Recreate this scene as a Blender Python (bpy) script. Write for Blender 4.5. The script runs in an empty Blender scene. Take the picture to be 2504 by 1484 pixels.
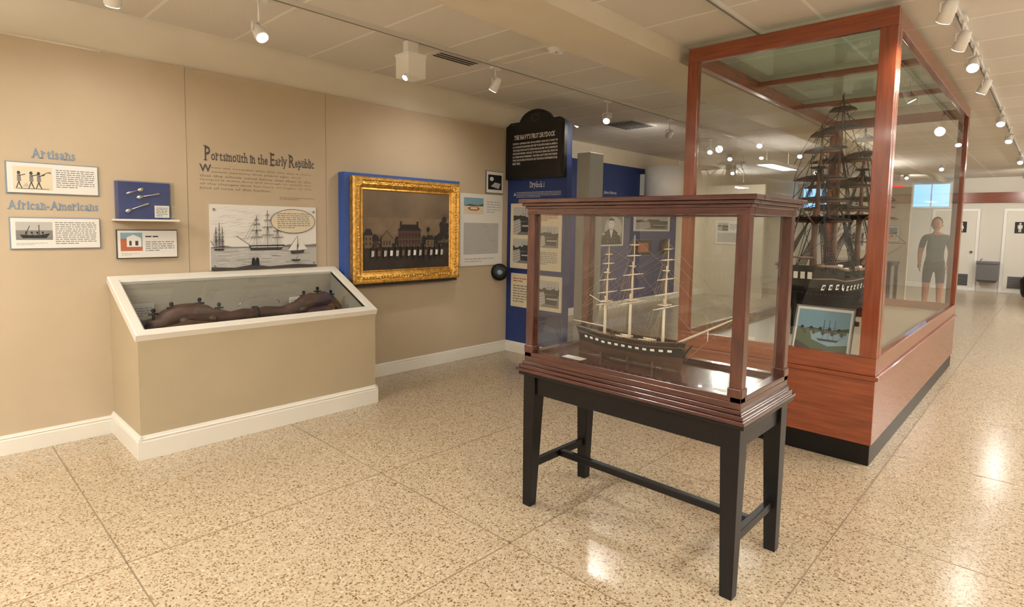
import bpy, math, random
from mathutils import Vector, Matrix
random.seed(7)
COL=bpy.context.scene.collection
V=Vector
# ------------------------------------------------------------------ materials
def mat(name,col,rough=.5,metal=0.,var=0.,scale=8.,stretch=(1,1,1),bump=0.,emit=0.,spec=.5,coat=0.,detail=4.):
    m=bpy.data.materials.new(name); m.use_nodes=True; nt=m.node_tree; b=nt.nodes['Principled BSDF']
    c=(col[0],col[1],col[2],1)
    b.inputs['Base Color'].default_value=c; b.inputs['Roughness'].default_value=rough
    b.inputs['Metallic'].default_value=metal; b.inputs['Specular IOR Level'].default_value=spec
    b.inputs['Coat Weight'].default_value=coat
    if emit:
        b.inputs['Emission Color'].default_value=c; b.inputs['Emission Strength'].default_value=emit
        m.cycles.emission_sampling='NONE'
    if var or bump:
        tc=nt.nodes.new('ShaderNodeTexCoord'); mp=nt.nodes.new('ShaderNodeMapping'); mp.inputs['Scale'].default_value=stretch
        nz=nt.nodes.new('ShaderNodeTexNoise'); nz.inputs['Scale'].default_value=scale; nz.inputs['Detail'].default_value=detail
        nt.links.new(tc.outputs['Object'],mp.inputs[0]); nt.links.new(mp.outputs[0],nz.inputs['Vector'])
        if var:
            r=nt.nodes.new('ShaderNodeValToRGB'); r.color_ramp.elements[0].position=.3; r.color_ramp.elements[1].position=.7
            r.color_ramp.elements[0].color=tuple(x*(1-var) for x in col)+(1,); r.color_ramp.elements[1].color=tuple(min(1,x*(1+var)) for x in col)+(1,)
            nt.links.new(nz.outputs['Fac'],r.inputs[0]); nt.links.new(r.outputs[0],b.inputs['Base Color'])
        if bump:
            bp=nt.nodes.new('ShaderNodeBump'); bp.inputs['Strength'].default_value=bump; bp.inputs['Distance'].default_value=.01
            nt.links.new(nz.outputs['Fac'],bp.inputs['Height']); nt.links.new(bp.outputs[0],b.inputs['Normal'])
    return m
def srgb(r,g,b):
    f=lambda x:(x/255/12.92) if x/255<=.04045 else ((x/255+.055)/1.055)**2.4
    return (f(r),f(g),f(b))
def glass(name,tint=(1,1,1),refl=1.6):
    m=bpy.data.materials.new(name); m.use_nodes=True; nt=m.node_tree; nt.nodes.clear(); N=nt.nodes.new; L=nt.links.new
    o=N('ShaderNodeOutputMaterial'); mx=N('ShaderNodeMixShader'); t=N('ShaderNodeBsdfTransparent')
    g=N('ShaderNodeBsdfGlossy'); g.inputs['Roughness'].default_value=.0; t.inputs[0].default_value=tint+(1,)
    lw=N('ShaderNodeLayerWeight'); lw.inputs[0].default_value=.5
    pw=N('ShaderNodeMath'); pw.operation='POWER'; pw.inputs[1].default_value=5; L(lw.outputs['Facing'],pw.inputs[0])
    ma=N('ShaderNodeMath'); ma.operation='MULTIPLY_ADD'; ma.inputs[1].default_value=.6; ma.inputs[2].default_value=.04*refl; ma.use_clamp=True; L(pw.outputs[0],ma.inputs[0])
    L(ma.outputs[0],mx.inputs[0]); L(t.outputs[0],mx.inputs[1]); L(g.outputs[0],mx.inputs[2]); L(mx.outputs[0],o.inputs[0])
    return m
M={}
M['wall']=mat('painted_wall_tan',srgb(184,167,141),.75,var=.03,scale=3,bump=.03)
M['wallup']=mat('painted_wall_cream',srgb(214,204,183),.8,var=.03,scale=3)
M['case_tan']=mat('plinth_paint',srgb(170,155,127),.6,var=.03,scale=3)
M['trimw']=mat('trim_paint',srgb(226,222,210),.4)
M['navy']=mat('navy_panel',srgb(30,50,106),.45,var=.1,scale=5)
M['blue']=mat('blue_panel',srgb(50,84,160),.5)
M['black']=mat('black_paint',srgb(12,11,12),.38,var=.2,scale=20,spec=.3)
M['signblk']=mat('sign_black',srgb(14,14,16),.35,bump=.1,scale=60)
M['white']=mat('white_enamel',srgb(232,230,224),.4)
M['paper']=mat('printed_paper',srgb(224,221,213),.6)
M['cream']=mat('cream_paper',srgb(214,202,174),.6,var=.04,scale=10)
M['grey']=mat('grey_ink',srgb(120,118,114),.6)
M['lgrey']=mat('light_grey_ink',srgb(178,176,170),.6)
M['dgrey']=mat('dark_grey_ink',srgb(58,56,54),.6)
M['ink']=mat('black_ink',srgb(20,20,20),.6)
M['slate']=mat('slate_blue_lettering',srgb(114,132,150),.6)
M['tanink']=mat('tan_lettering',srgb(140,126,104),.6)
M['mah']=mat('mahogany',srgb(70,34,26),.22,var=.35,scale=6,stretch=(6,6,1),coat=.4)
M['mahx']=mat('mahogany_x',srgb(66,31,24),.2,var=.35,scale=6,stretch=(1,12,12),coat=.4)
M['chx']=mat('cherry_wood_x',srgb(126,62,34),.25,var=.22,scale=4,stretch=(1,10,14),coat=.4)
M['chy']=mat('cherry_wood_y',srgb(126,62,34),.25,var=.22,scale=4,stretch=(10,1,14),coat=.4)
M['chz']=mat('cherry_wood_z',srgb(122,58,32),.25,var=.22,scale=4,stretch=(12,12,1),coat=.4)
M['gold']=mat('gilded_wood',srgb(208,160,76),.4,metal=.7,var=.35,scale=30,bump=.6)
M['gold2']=mat('gilded_ornament',srgb(232,192,106),.3,metal=.75,var=.2,scale=50,bump=.3)  # lighter gold for the raised frame ornaments
M['silver']=mat('silver',srgb(205,205,205),.25,metal=1)
M['steel']=mat('stainless_steel',srgb(120,120,122),.35,metal=.7)
M['rail']=mat('track_white',srgb(208,204,194),.5)
M['bulb']=mat('lamp_glow',(1,.97,.92),.5,emit=30)
M['glass']=glass('case_glass',(.97,.985,.975),1.6)
M['gtop']=glass('case_top_glass',(.80,.96,.91),2.4)
M['yoke']=mat('old_oxyoke_wood',srgb(66,42,34),.55,var=.55,scale=9,stretch=(3,1,3),bump=1.)
M['iron']=mat('wrought_iron',srgb(30,27,26),.6,metal=.5,bump=.3,scale=40)
M['caseint']=mat('case_interior',srgb(158,152,138),.7)
M['casebl']=mat('case_floor_blue',srgb(66,76,100),.7)
M['hblack']=mat('hull_black',srgb(18,16,15),.6,spec=.25)
M['hbrown']=mat('hull_brown',srgb(66,40,27),.5,var=.2,scale=30,spec=.3)
M['spar']=mat('spar_cream',srgb(220,208,186),.5)
M['sparb']=mat('spar_brown',srgb(92,60,40),.5,var=.2,scale=20)
M['sail']=mat('furled_canvas',srgb(52,45,40),.8,var=.2,scale=40)
M['rig']=mat('rigging_dark',srgb(36,30,26),.8)
M['rigl']=mat('rigging_light',srgb(150,132,104),.8)
M['deck']=mat('deck_planks',srgb(150,112,72),.5,var=.15,scale=60)
M['canvas']=mat('painting_sky',srgb(102,86,67),.4,var=.25,scale=3)
M['cloud']=mat('painting_cloud',srgb(112,94,72),.4,var=.2,scale=5)
M['cgnd']=mat('painting_ground',srgb(46,38,31),.4,var=.3,scale=12)
M['cdk']=mat('painting_dark',srgb(32,27,24),.4)
M['cho']=mat('painting_house',srgb(104,86,66),.4)
M['cred']=mat('painting_red',srgb(72,49,38),.4)
M['skyb']=mat('print_blue',srgb(124,158,174),.5)
M['green']=mat('print_green',srgb(70,88,64),.5)
M['rust']=mat('print_rust',srgb(166,92,58),.5)
M['door']=mat('door_paint',srgb(214,210,198),.5)
M['farwall']=mat('far_wall_paint',srgb(210,206,194),.7)
M['exit']=mat('exit_red',srgb(220,30,20),.5,emit=1.5)
M['skin']=mat('skin',srgb(186,128,100),.55)
M['hair']=mat('hair_brown',srgb(44,32,24),.7)
M['shirt']=mat('shirt_greygreen',srgb(66,80,74),.8)
M['shorts']=mat('shorts_black',srgb(18,20,24),.8)
M['winlit']=mat('window_daylight',(.25,.55,1.),.3,emit=1.6)
def terrazzo():
    m=bpy.data.materials.new('terrazzo'); m.use_nodes=True; nt=m.node_tree; b=nt.nodes['Principled BSDF']; N=nt.nodes.new; L=nt.links.new
    tc=N('ShaderNodeTexCoord')
    n0=N('ShaderNodeTexNoise'); n0.inputs['Scale'].default_value=1.2; L(tc.outputs['Object'],n0.inputs['Vector'])
    base=N('ShaderNodeMix'); base.data_type='RGBA'; base.inputs[6].default_value=srgb(176,160,134)+(1,); base.inputs[7].default_value=srgb(186,170,144)+(1,)
    L(n0.outputs['Fac'],base.inputs[0])
    nz=N('ShaderNodeTexNoise'); nz.inputs['Scale'].default_value=100; nz.inputs['Detail'].default_value=1; L(tc.outputs['Object'],nz.inputs['Vector'])
    va=N('ShaderNodeVectorMath'); va.operation='MULTIPLY_ADD'; va.inputs[1].default_value=(.012,.012,0); L(nz.outputs['Color'],va.inputs[0]); L(tc.outputs['Object'],va.inputs[2])
    prev=base.outputs[2]
    def layer(scale,thr,colA,colB,off,size,prev):
        mp=N('ShaderNodeMapping'); mp.inputs['Location'].default_value=(off,off*1.7,0); L(va.outputs[0],mp.inputs[0])
        vo=N('ShaderNodeTexVoronoi'); vo.inputs['Scale'].default_value=scale; vo.voronoi_dimensions='2D'; L(mp.outputs[0],vo.inputs['Vector'])
        sp=N('ShaderNodeSeparateColor'); L(vo.outputs['Color'],sp.inputs[0])
        lt=N('ShaderNodeMath'); lt.operation='LESS_THAN'; lt.inputs[1].default_value=thr; L(sp.outputs[0],lt.inputs[0])
        d=N('ShaderNodeMath'); d.operation='LESS_THAN'; d.inputs[1].default_value=size; L(vo.outputs['Distance'],d.inputs[0])
        mu=N('ShaderNodeMath'); mu.operation='MULTIPLY'; L(lt.outputs[0],mu.inputs[0]); L(d.outputs[0],mu.inputs[1])
        cc=N('ShaderNodeMix'); cc.data_type='RGBA'; cc.inputs[6].default_value=colA+(1,); cc.inputs[7].default_value=colB+(1,); L(sp.outputs[1],cc.inputs[0])
        mx=N('ShaderNodeMix'); mx.data_type='RGBA'; L(mu.outputs[0],mx.inputs[0]); L(prev,mx.inputs[6]); L(cc.outputs[2],mx.inputs[7])
        return mx.outputs[2]
    prev=layer(85,.45,srgb(202,188,162),srgb(164,144,114),3,.5,prev)
    prev=layer(95,.20,srgb(112,84,56),srgb(148,120,88),11,.42,prev)
    prev=layer(150,.17,srgb(98,73,50),srgb(150,122,92),23,.42,prev)
    prev=layer(60,.06,srgb(122,94,64),srgb(98,74,52),31,.32,prev)
    L(prev,b.inputs['Base Color']); b.inputs['Roughness'].default_value=.2; b.inputs['Specular IOR Level'].default_value=.5
    return m
M['floor']=terrazzo()
def ceiling_mat():
    m=bpy.data.materials.new('ceiling_tiles'); m.use_nodes=True; nt=m.node_tree; b=nt.nodes['Principled BSDF']; N=nt.nodes.new; L=nt.links.new
    tc=N('ShaderNodeTexCoord'); br=N('ShaderNodeTexBrick'); br.offset=0; br.squash=1
    br.inputs['Color1'].default_value=srgb(220,214,203)+(1,); br.inputs['Color2'].default_value=srgb(213,207,196)+(1,); br.inputs['Mortar'].default_value=srgb(238,234,225)+(1,)
    br.inputs['Scale'].default_value=1; br.inputs['Mortar Size'].default_value=.012; br.inputs['Mortar Smooth'].default_value=.1; br.inputs['Brick Width'].default_value=1.22; br.inputs['Row Height'].default_value=.61; 
    L(tc.outputs['Object'],br.inputs['Vector']); L(br.outputs['Color'],b.inputs['Base Color'])
    nz=N('ShaderNodeTexNoise'); nz.inputs['Scale'].default_value=60; L(tc.outputs['Object'],nz.inputs['Vector'])
    ad=N('ShaderNodeMath'); ad.operation='MULTIPLY_ADD'; ad.inputs[1].default_value=1.5; L(br.outputs['Fac'],ad.inputs[0]); L(nz.outputs['Fac'],ad.inputs[2])
    bp=N('ShaderNodeBump'); bp.inputs['Strength'].default_value=.2; bp.inputs['Distance'].default_value=.01; L(ad.outputs[0],bp.inputs['Height']); L(bp.outputs[0],b.inputs['Normal'])
    b.inputs['Roughness'].default_value=.85
    return m
M['ceil']=ceiling_mat()
# ------------------------------------------------------------------ mesh builder
class Fr:
    def __init__(s,O,U,W,N): s.O=V(O); s.U=V(U).normalized(); s.W=V(W).normalized(); s.N=V(N).normalized()
    def P(s,u,v,d=0): return s.O+s.U*u+s.W*v+s.N*d
WL=Fr((-4.72,0,0),(0,1,0),(0,0,1),(1,0,0))
_tc={}
def glyphs(body,offset=0.):
    k=(body,offset)
    if k in _tc: return _tc[k]
    cu=bpy.data.curves.new('t','FONT'); cu.body=body; cu.size=1; cu.resolution_u=2; cu.offset=offset
    o=bpy.data.objects.new('t',cu); COL.objects.link(o); dg=bpy.context.evaluated_depsgraph_get()
    me=bpy.data.meshes.new_from_object(o.evaluated_get(dg)); vs=[(p.co.x,p.co.y) for p in me.vertices]; fs=[tuple(p.vertices) for p in me.polygons]
    bpy.data.objects.remove(o); bpy.data.curves.remove(cu); bpy.data.meshes.remove(me)
    _tc[k]=(vs,fs); return _tc[k]
SER={'A':'0.05b .95b','r':'.15b .05x','i':'.5b .3x','a':'.92b','n':'.12b .88b .04x','f':'.4b','m':'.06b .5b .94b .02x','P':'.1b .05c','h':'.1b .9b .05c','u':'.03x .82x .95b','l':'.5b .3c','E':'.1b .05c','R':'.1b .95b .05c','p':'.1d .03x','b':'.05c','d':'.85c .95b','y':'.06x .94x','k':'.1b .9b .05c','T':'.5b','H':'.1b .9b .1c .9c','N':'.1b .08c .9c','V':'.06c .94c','F':'.1b .05c','I':'.5b .5c','Y':'.5b .06c .94c','K':'.1b .92b .08c .92c','D':'.06b .06c','O':'','C':'','S':'','1':'.5b','c':'','o':'','e':'','s':'','t':''}
class MB:
    def __init__(s): s.v=[];s.f=[];s.m=[];s.sm=[];s.mats=[]
    def mi(s,m):
        if isinstance(m,str): m=M[m]
        if m not in s.mats: s.mats.append(m)
        return s.mats.index(m)
    def add(s,vs,fs,m,smooth=False):
        b=len(s.v); i=s.mi(m); s.v+=[tuple(p) for p in vs]
        for f in fs: s.f.append(tuple(b+k for k in f)); s.m.append(i); s.sm.append(smooth)
    def box(s,x0,x1,y0,y1,z0,z1,m):
        vs=[(x,y,z) for z in (z0,z1) for y in (y0,y1) for x in (x0,x1)]
        s.add(vs,[(0,2,3,1),(4,5,7,6),(0,1,5,4),(2,6,7,3),(0,4,6,2),(1,3,7,5)],m)
    def pane(s,x0,x1,y0,y1,z0,z1,m='glass'):
        if x0==x1: vs=[(x0,y0,z0),(x0,y1,z0),(x0,y1,z1),(x0,y0,z1)]
        elif y0==y1: vs=[(x0,y0,z0),(x1,y0,z0),(x1,y0,z1),(x0,y0,z1)]
        else: vs=[(x0,y0,z0),(x1,y0,z0),(x1,y1,z0),(x0,y1,z0)]
        s.add(vs,[(0,1,2,3)],m)
    def obox(s,F,u0,u1,v0,v1,d0,d1,m):
        vs=[F.P(u,v,d) for d in (d0,d1) for v in (v0,v1) for u in (u0,u1)]
        s.add(vs,[(0,2,3,1),(4,5,7,6),(0,1,5,4),(2,6,7,3),(0,4,6,2),(1,3,7,5)],m)
    def path(s,pts,rad,m,n=6,smooth=True,cap=True,flat=1.):
        pts=[V(p) for p in pts]
        if not hasattr(rad,'__len__'): rad=[rad]*len(pts)
        vs=[];fs=[]; a=None
        for i,p in enumerate(pts):
            t=(pts[min(i+1,len(pts)-1)]-pts[max(i-1,0)]).normalized()
            if a is None:
                a=t.orthogonal().normalized() if abs(t.z)>.9 else t.cross(V((0,0,1))).normalized()
            a=(a-t*a.dot(t)).normalized(); b=t.cross(a)
            for k in range(n):
                q=2*math.pi*k/n; vs.append(p+a*math.cos(q)*rad[i]+b*math.sin(q)*rad[i]*flat)
        for i in range(len(pts)-1):
            for k in range(n):
                k2=(k+1)%n; fs.append((i*n+k,i*n+k2,(i+1)*n+k2,(i+1)*n+k))
        if cap:
            fs.append(tuple(reversed(range(n)))); fs.append(tuple((len(pts)-1)*n+k for k in range(n)))
        s.add(vs,fs,m,smooth)
    def tube(s,a,b,r0,r1,m,n=6): s.path([a,b],[r0,r1],m,n)
    def ball(s,c,r,m,n=10,h=7):
        if not hasattr(r,'__len__'): r=(r,r,r)
        vs=[];fs=[]
        for j in range(h+1):
            th=math.pi*j/h
            for k in range(n):
                q=2*math.pi*k/n; vs.append((c[0]+r[0]*math.sin(th)*math.cos(q),c[1]+r[1]*math.sin(th)*math.sin(q),c[2]+r[2]*math.cos(th)))
        for j in range(h):
            for k in range(n):
                k2=(k+1)%n; fs.append((j*n+k,(j+1)*n+k,(j+1)*n+k2,j*n+k2))
        s.add(vs,fs,m,True)
    def poly(s,F,pts,d,m): s.add([F.P(u,v,d) for u,v in pts],[tuple(range(len(pts)))],m)
    def prism(s,F,pts,d0,d1,m):
        n=len(pts); vs=[F.P(u,v,d0) for u,v in pts]+[F.P(u,v,d1) for u,v in pts]
        s.add(vs,[tuple(reversed(range(n))),tuple(range(n,2*n))]+[(i,(i+1)%n,n+(i+1)%n,n+i) for i in range(n)],m)
    def text(s,F,body,u0,u1,v0,v1,d,m,offset=0.):
        vs,fs=glyphs(body,offset)
        if not vs: return
        xa=min(p[0] for p in vs); xb=max(p[0] for p in vs); ya=min(p[1] for p in vs); yb=max(p[1] for p in vs)
        su=(u1-u0)/max(xb-xa,1e-6); sv=(v1-v0)/max(yb-ya,1e-6)
        s.add([F.P(u0+(x-xa)*su,v0+(y-ya)*sv,d) for x,y in vs],fs,m)
    def serif(s,F,body,u0,u1,v0,cap,d,m,off=.02,bigs={}):
        X=0; items=[]
        for i,ch in enumerate(body):
            if ch==' ': X+=.3; continue
            sc=bigs.get(i,1.)
            vs,fs=glyphs(ch,off); xa=min(p[0] for p in vs); xb=max(p[0] for p in vs)
            items.append((X,[((x-xa)*sc+X,y*sc if sc==1 else y*sc-.06) for x,y in vs],fs,ch,(xb-xa)*sc,sc)); X+=(xb-xa)*sc+.1
        W=X-.1; k=(u1-u0)/W; kv=cap/.7
        for x0,vs,fs,ch,w,sc in items:
            s.add([F.P(u0+x*k,v0+y*kv,d) for x,y in vs],fs,m)
            for tk in SER.get(ch,'').split():
                fx=float(tk[:-1]); y={'b':0,'x':.48,'c':.68,'d':-.2}[tk[-1]]*sc-(0 if sc==1 else .06); cx=x0+fx*w; hw=.13*sc
                s.add([F.P(u0+(cx+a)*k,v0+(y+b)*kv,d+.0003) for a,b in ((-hw,0),(hw,0),(hw,.07),(-hw,.07))],[(0,1,2,3)],m)
    def greek(s,F,u0,u1,v0,v1,n,d,m,h=.45):
        st=(v1-v0)/n
        for i in range(n):
            vc=v1-(i+.5)*st; u=u0; end=u1 if i<n-1 else u0+(u1-u0)*.55
            while u<end-st*.5:
                w=min(random.uniform(.8,3.2)*st*.8,end-u); s.poly(F,[(u,vc-st*h/2),(u+w,vc-st*h/2),(u+w,vc+st*h/2),(u,vc+st*h/2)],d,m); u+=w+st*.35
    def frame(s,F,u0,u1,v0,v1,prof,m):
        n=len(prof); vs=[]
        for (a,b) in ((0,0),(1,0),(1,1),(0,1)):
            for ins,dp in prof:
                vs.append(F.P((u1-ins) if a else (u0+ins),(v1-ins) if b else (v0+ins),dp))
        fs=[]
        for c in range(4):
            c2=(c+1)%4
            for i in range(n-1): fs.append((c*n+i,c2*n+i,c2*n+i+1,c*n+i+1))
        s.add(vs,fs,m)
    def obj(s,name,parent=None,bevel=0.):
        me=bpy.data.meshes.new(name); me.from_pydata(s.v,[],s.f)
        for x in s.mats: me.materials.append(x)
        me.polygons.foreach_set('material_index',s.m); me.polygons.foreach_set('use_smooth',s.sm); me.update()
        o=bpy.data.objects.new(name,me); COL.objects.link(o)
        if parent: o.parent=parent
        if bevel:
            b=o.modifiers.new('bevel','BEVEL'); b.width=bevel; b.segments=2; b.limit_method='ANGLE'; b.angle_limit=.8
        return o
def empty(name,loc=(0,0,0)):
    o=bpy.data.objects.new(name,None); COL.objects.link(o); return o
class Dr:
    def __init__(s,B,F,u0,u1,v0,v1,d): s.B=B;s.F=F;s.a=(u0,u1,v0,v1);s.d=d
    def q(s,p): u0,u1,v0,v1=s.a; return (u0+(u1-u0)*p[0],v0+(v1-v0)*p[1])
    def poly(s,pts,m): s.d+=.00012; s.B.poly(s.F,[s.q(p) for p in pts],s.d,m)
    def rect(s,x0,x1,y0,y1,m): s.poly([(x0,y0),(x1,y0),(x1,y1),(x0,y1)],m)
    def line(s,p,q,w,m):
        a=V((*s.q(p),0)); b=V((*s.q(q),0)); t=(b-a)
        if t.length<1e-6: return
        n=V((-t.y,t.x,0)).normalized()*w/2; s.d+=.00002
        s.B.poly(s.F,[((a+n).x,(a+n).y),((a-n).x,(a-n).y),((b-n).x,(b-n).y),((b+n).x,(b+n).y)],s.d,m)
    def ell(s,cx,cy,rx,ry,m,n=20): s.poly([(cx+rx*math.cos(2*math.pi*k/n),cy+ry*math.sin(2*math.pi*k/n)) for k in range(n)],m)
    def greek(s,x0,x1,y0,y1,n,m,h=.4):
        a=s.q((x0,y0)); b=s.q((x1,y1)); s.d+=.00012; s.B.greek(s.F,a[0],b[0],a[1],b[1],n,s.d,m,h)
def board(B,F,u0,u1,v0,v1,d0,d1,m,edge=None):
    B.obox(F,u0,u1,v0,v1,d0,d1,m)
    return Dr(B,F,u0,u1,v0,v1,d1+.0003)
def photo(D,x0,x1,y0,y1,kind=0):
    w=x1-x0;h=y1-y0
    R=random.Random(int(x0*977+y0*131)+kind*7)
    D.rect(x0,x1,y0,y1,'grey' if kind!=2 else 'dgrey')
    if kind==0:
        D.rect(x0,x1,y0+h*.62,y1,'lgrey')
        sk=[(x0,y0+h*.5)]
        for i in range(9): 
            xx=x0+w*i/8; hh=y0+h*(.62+R.random()*.14); sk+=[(xx,hh),(min(x1,xx+w*.06),hh)]
        D.poly(sk+[(x1,y0+h*.5)],'dgrey')
        D.poly([(x0,y0+h*.5),(x0+w*.38,y0+h*.58),(x0+w*.5,y0+h*.2),(x0+w*.2,y0),(x0,y0)],'lgrey')
        for i in range(4): D.line((x0,y0+h*(.1+.11*i)),(x0+w*(.46-.02*i),y0+h*(.24+.1*i)),.0035,'dgrey')
        D.poly([(x0+w*.45,y0+h*.12),(x0+w*.9,y0+h*.1),(x0+w*.97,y0+h*.5),(x0+w*.42,y0+h*.46)],'dgrey')
        D.poly([(x0+w*.5,y0+h*.3),(x0+w*.93,y0+h*.3),(x0+w*.95,y0+h*.36),(x0+w*.49,y0+h*.35)],'lgrey')
        for q in (.55,.68,.82): D.line((x0+w*q,y0+h*.46),(x0+w*q,y0+h*.92),.003,'dgrey'); D.line((x0+w*(q-.06),y0+h*.75),(x0+w*(q+.06),y0+h*.75),.002,'dgrey')
    elif kind==1:
        D.rect(x0,x1,y0+h*.5,y1,'skyb'); D.rect(x0,x1,y0,y0+h*.5,'cream')
        D.poly([(x0,y0+h*.5),(x0+w*.3,y0+h*.62),(x0+w*.7,y0+h*.55),(x1,y0+h*.66),(x1,y0+h*.5)],'green')
        D.ell(x0+w*.5,y0+h*.35,w*.3,h*.14,'rust'); D.ell(x0+w*.5,y0+h*.37,w*.2,h*.08,'cream')
    elif kind==2:
        D.rect(x0,x1,y0,y1,'grey'); D.ell(x0+w*.6,y0+h*.55,w*.38,h*.42,'lgrey')
        D.poly([(x0+w*.05,y0),(x0+w*.14,y0+h*.36),(x0+w*.38,y0+h*.52),(x0+w*.62,y0+h*.52),(x0+w*.86,y0+h*.36),(x0+w*.95,y0)],'ink')
        D.poly([(x0+w*.43,y0+h*.44),(x0+w*.57,y0+h*.44),(x0+w*.56,y0+h*.62),(x0+w*.44,y0+h*.62)],'lgrey')
        D.ell(x0+w*.5,y0+h*.72,w*.125,h*.17,'paper'); D.poly([(x0+w*.37,y0+h*.72),(x0+w*.38,y0+h*.88),(x0+w*.5,y0+h*.93),(x0+w*.62,y0+h*.88),(x0+w*.63,y0+h*.72),(x0+w*.6,y0+h*.82),(x0+w*.4,y0+h*.82)],'dgrey')
        for q in (.455,.545): D.ell(x0+w*q,y0+h*.73,w*.018,h*.012,'ink',8)
        D.line((x0+w*.47,y0+h*.635),(x0+w*.53,y0+h*.635),.004,'dgrey'); D.line((x0+w*.5,y0+h*.73),(x0+w*.51,y0+h*.68),.003,'grey')
        D.poly([(x0+w*.42,y0+h*.5),(x0+w*.5,y0+h*.2),(x0+w*.58,y0+h*.5)],'paper')
        for q in (.12,.24,.36): D.ell(x0+w*.36,y0+h*q,w*.015,h*.015,'lgrey',8); D.ell(x0+w*.64,y0+h*q,w*.015,h*.015,'lgrey',8)
        D.ell(x0+w*.17,y0+h*.36,w*.07,h*.035,'lgrey'); D.ell(x0+w*.83,y0+h*.36,w*.07,h*.035,'lgrey')
    elif kind==3:
        D.rect(x0,x1,y0,y1,'lgrey')
        for i in range(22):
            a=(x0+w*R.random(),y0+h*R.random()); b=(min(x1,max(x0,a[0]+w*R.uniform(-.3,.3))),min(y1,max(y0,a[1]+h*R.uniform(-.2,.2))))
            D.line(a,b,.0015,'grey')
def dship(D,cx,base,w,h,m='dgrey',lw=.0016):
    D.poly([(cx-w*.5,base+h*.13),(cx-w*.45,base),(cx+w*.40,base),(cx+w*.5,base+h*.11),(cx+w*.5,base+h*.14)],m)
    D.rect(cx-w*.44,cx+w*.46,base+h*.075,base+h*.095,'paper')
    for k,(fx,hh) in enumerate(((-.28,.86),(.02,1.),(.3,.84))):
        x=cx+fx*w; D.line((x,base),(x,base+h*hh),lw*2.2,m)
        for j,(fy,hw) in enumerate(((.38,.17),(.58,.14),(.75,.1),(.88,.06))):
            y=base+h*hh*fy; D.line((x-hw*w,y),(x+hw*w,y+h*.01),lw*2.4,m)
            D.poly([(x-hw*w,y),(x+hw*w,y),(x+hw*w*.9,y-h*.03),(x,y-h*.015),(x-hw*w*.9,y-h*.03)],'lgrey')
        for q in (-.14,-.1,-.06,.06,.1,.14): D.line((x+q*w,base+h*.12),(x,base+h*hh*.62),lw*.7,m)
        for q in (-.12,.12): D.line((x+q*w,base+h*hh*.38),(x,base+h*hh*.95),lw*.7,m)
    D.line((cx-w*.48,base+h*.14),(cx-w*.82,base+h*.36),lw*2.2,m)
    for y in (.6,.8,.95): D.line((cx-w*.28,base+h*y*.86),(cx-w*(.5+.4*(y-.6)),base+h*(.17+.25*(y-.6))),lw,m)
# ------------------------------------------------------------------ room shell
H=2.90
def simple(name,x0,x1,y0,y1,z0,z1,m,bevel=0):
    B=MB(); B.box(x0,x1,y0,y1,z0,z1,m); return B.obj(name,bevel=bevel)
B=MB(); B.box(-6.0,5.1,-5.1,19.2,-.1,0,'floor'); B.obj('floor')
simple('ceiling',-6.0,5.1,-5.1,19.2,H,H+.1,'ceil')
M['joint']=mat('terrazzo_joint',srgb(132,114,92),.4)
B=MB()
for x in (-2.85,-1.78,-.70,.37,1.44): B.box(x-.003,x+.003,-5,19,0,.0006,'joint')
for k in range(-4,15):
    y=.60+1.3*k; B.box(-4.7,5,y-.003,y+.003,0,.0006,'joint')
B.obj('trim_floor_joints')
B=MB(); B.box(-4.86,-4.72,-5,6.0,0,2.61,'wall'); B.box(-4.86,-4.745,-5,6.0,2.61,H,'wallup')
for y in (1.46,2.58): B.obox(WL,y-.002,y+.002,.12,2.61,0,.0015,'tanink')
B.box(-4.72,-4.714,-5,.95,2.602,2.61,'wallup')
B.obj('wall_left')
simple('wall_left_return',-5.98,-4.861,5.9,6.0,0,H,'wallup')
B=MB(); B.box(-5.98,-5.84,6.0,11.2,0,2.61,'navy'); B.box(-5.98,-5.86,6.0,11.2,2.61,H,'wallup'); B.box(-5.98,-5.84,11.2,19.0,0,H,'wallup'); B.obj('wall_left_far')
simple('wall_right',5.0,5.1,-5,19.0,0,H,'wallup')
simple('wall_back',-4.72,5.0,-5.1,-5.0,0,H,'wallup')
B=MB(); B.box(-5.98,5.1,19.0,19.1,0,H,'farwall'); B.obj('wall_far')
for i,(x0,x1) in enumerate(((-5.7,-4.9),(-2.9,-2.1))):
    B=MB(); F=Fr((0,19.0,0),(1,0,0),(0,0,1),(0,-1,0))
    B.obox(F,x0,x1,2.17,2.78,.001,.012,'winlit'); B.frame(F,x0-.04,x1+.04,2.13,2.82,[(0,0.001),(0,.04),(.04,.04),(.05,.01)],'white')
    B.obox(F,(x0+x1)/2-.015,(x0+x1)/2+.015,2.17,2.78,.012,.03,'white'); B.obj('window_%d'%(i+1))
F19=Fr((0,19.0,0),(1,0,0),(0,0,1),(0,-1,0))
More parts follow.
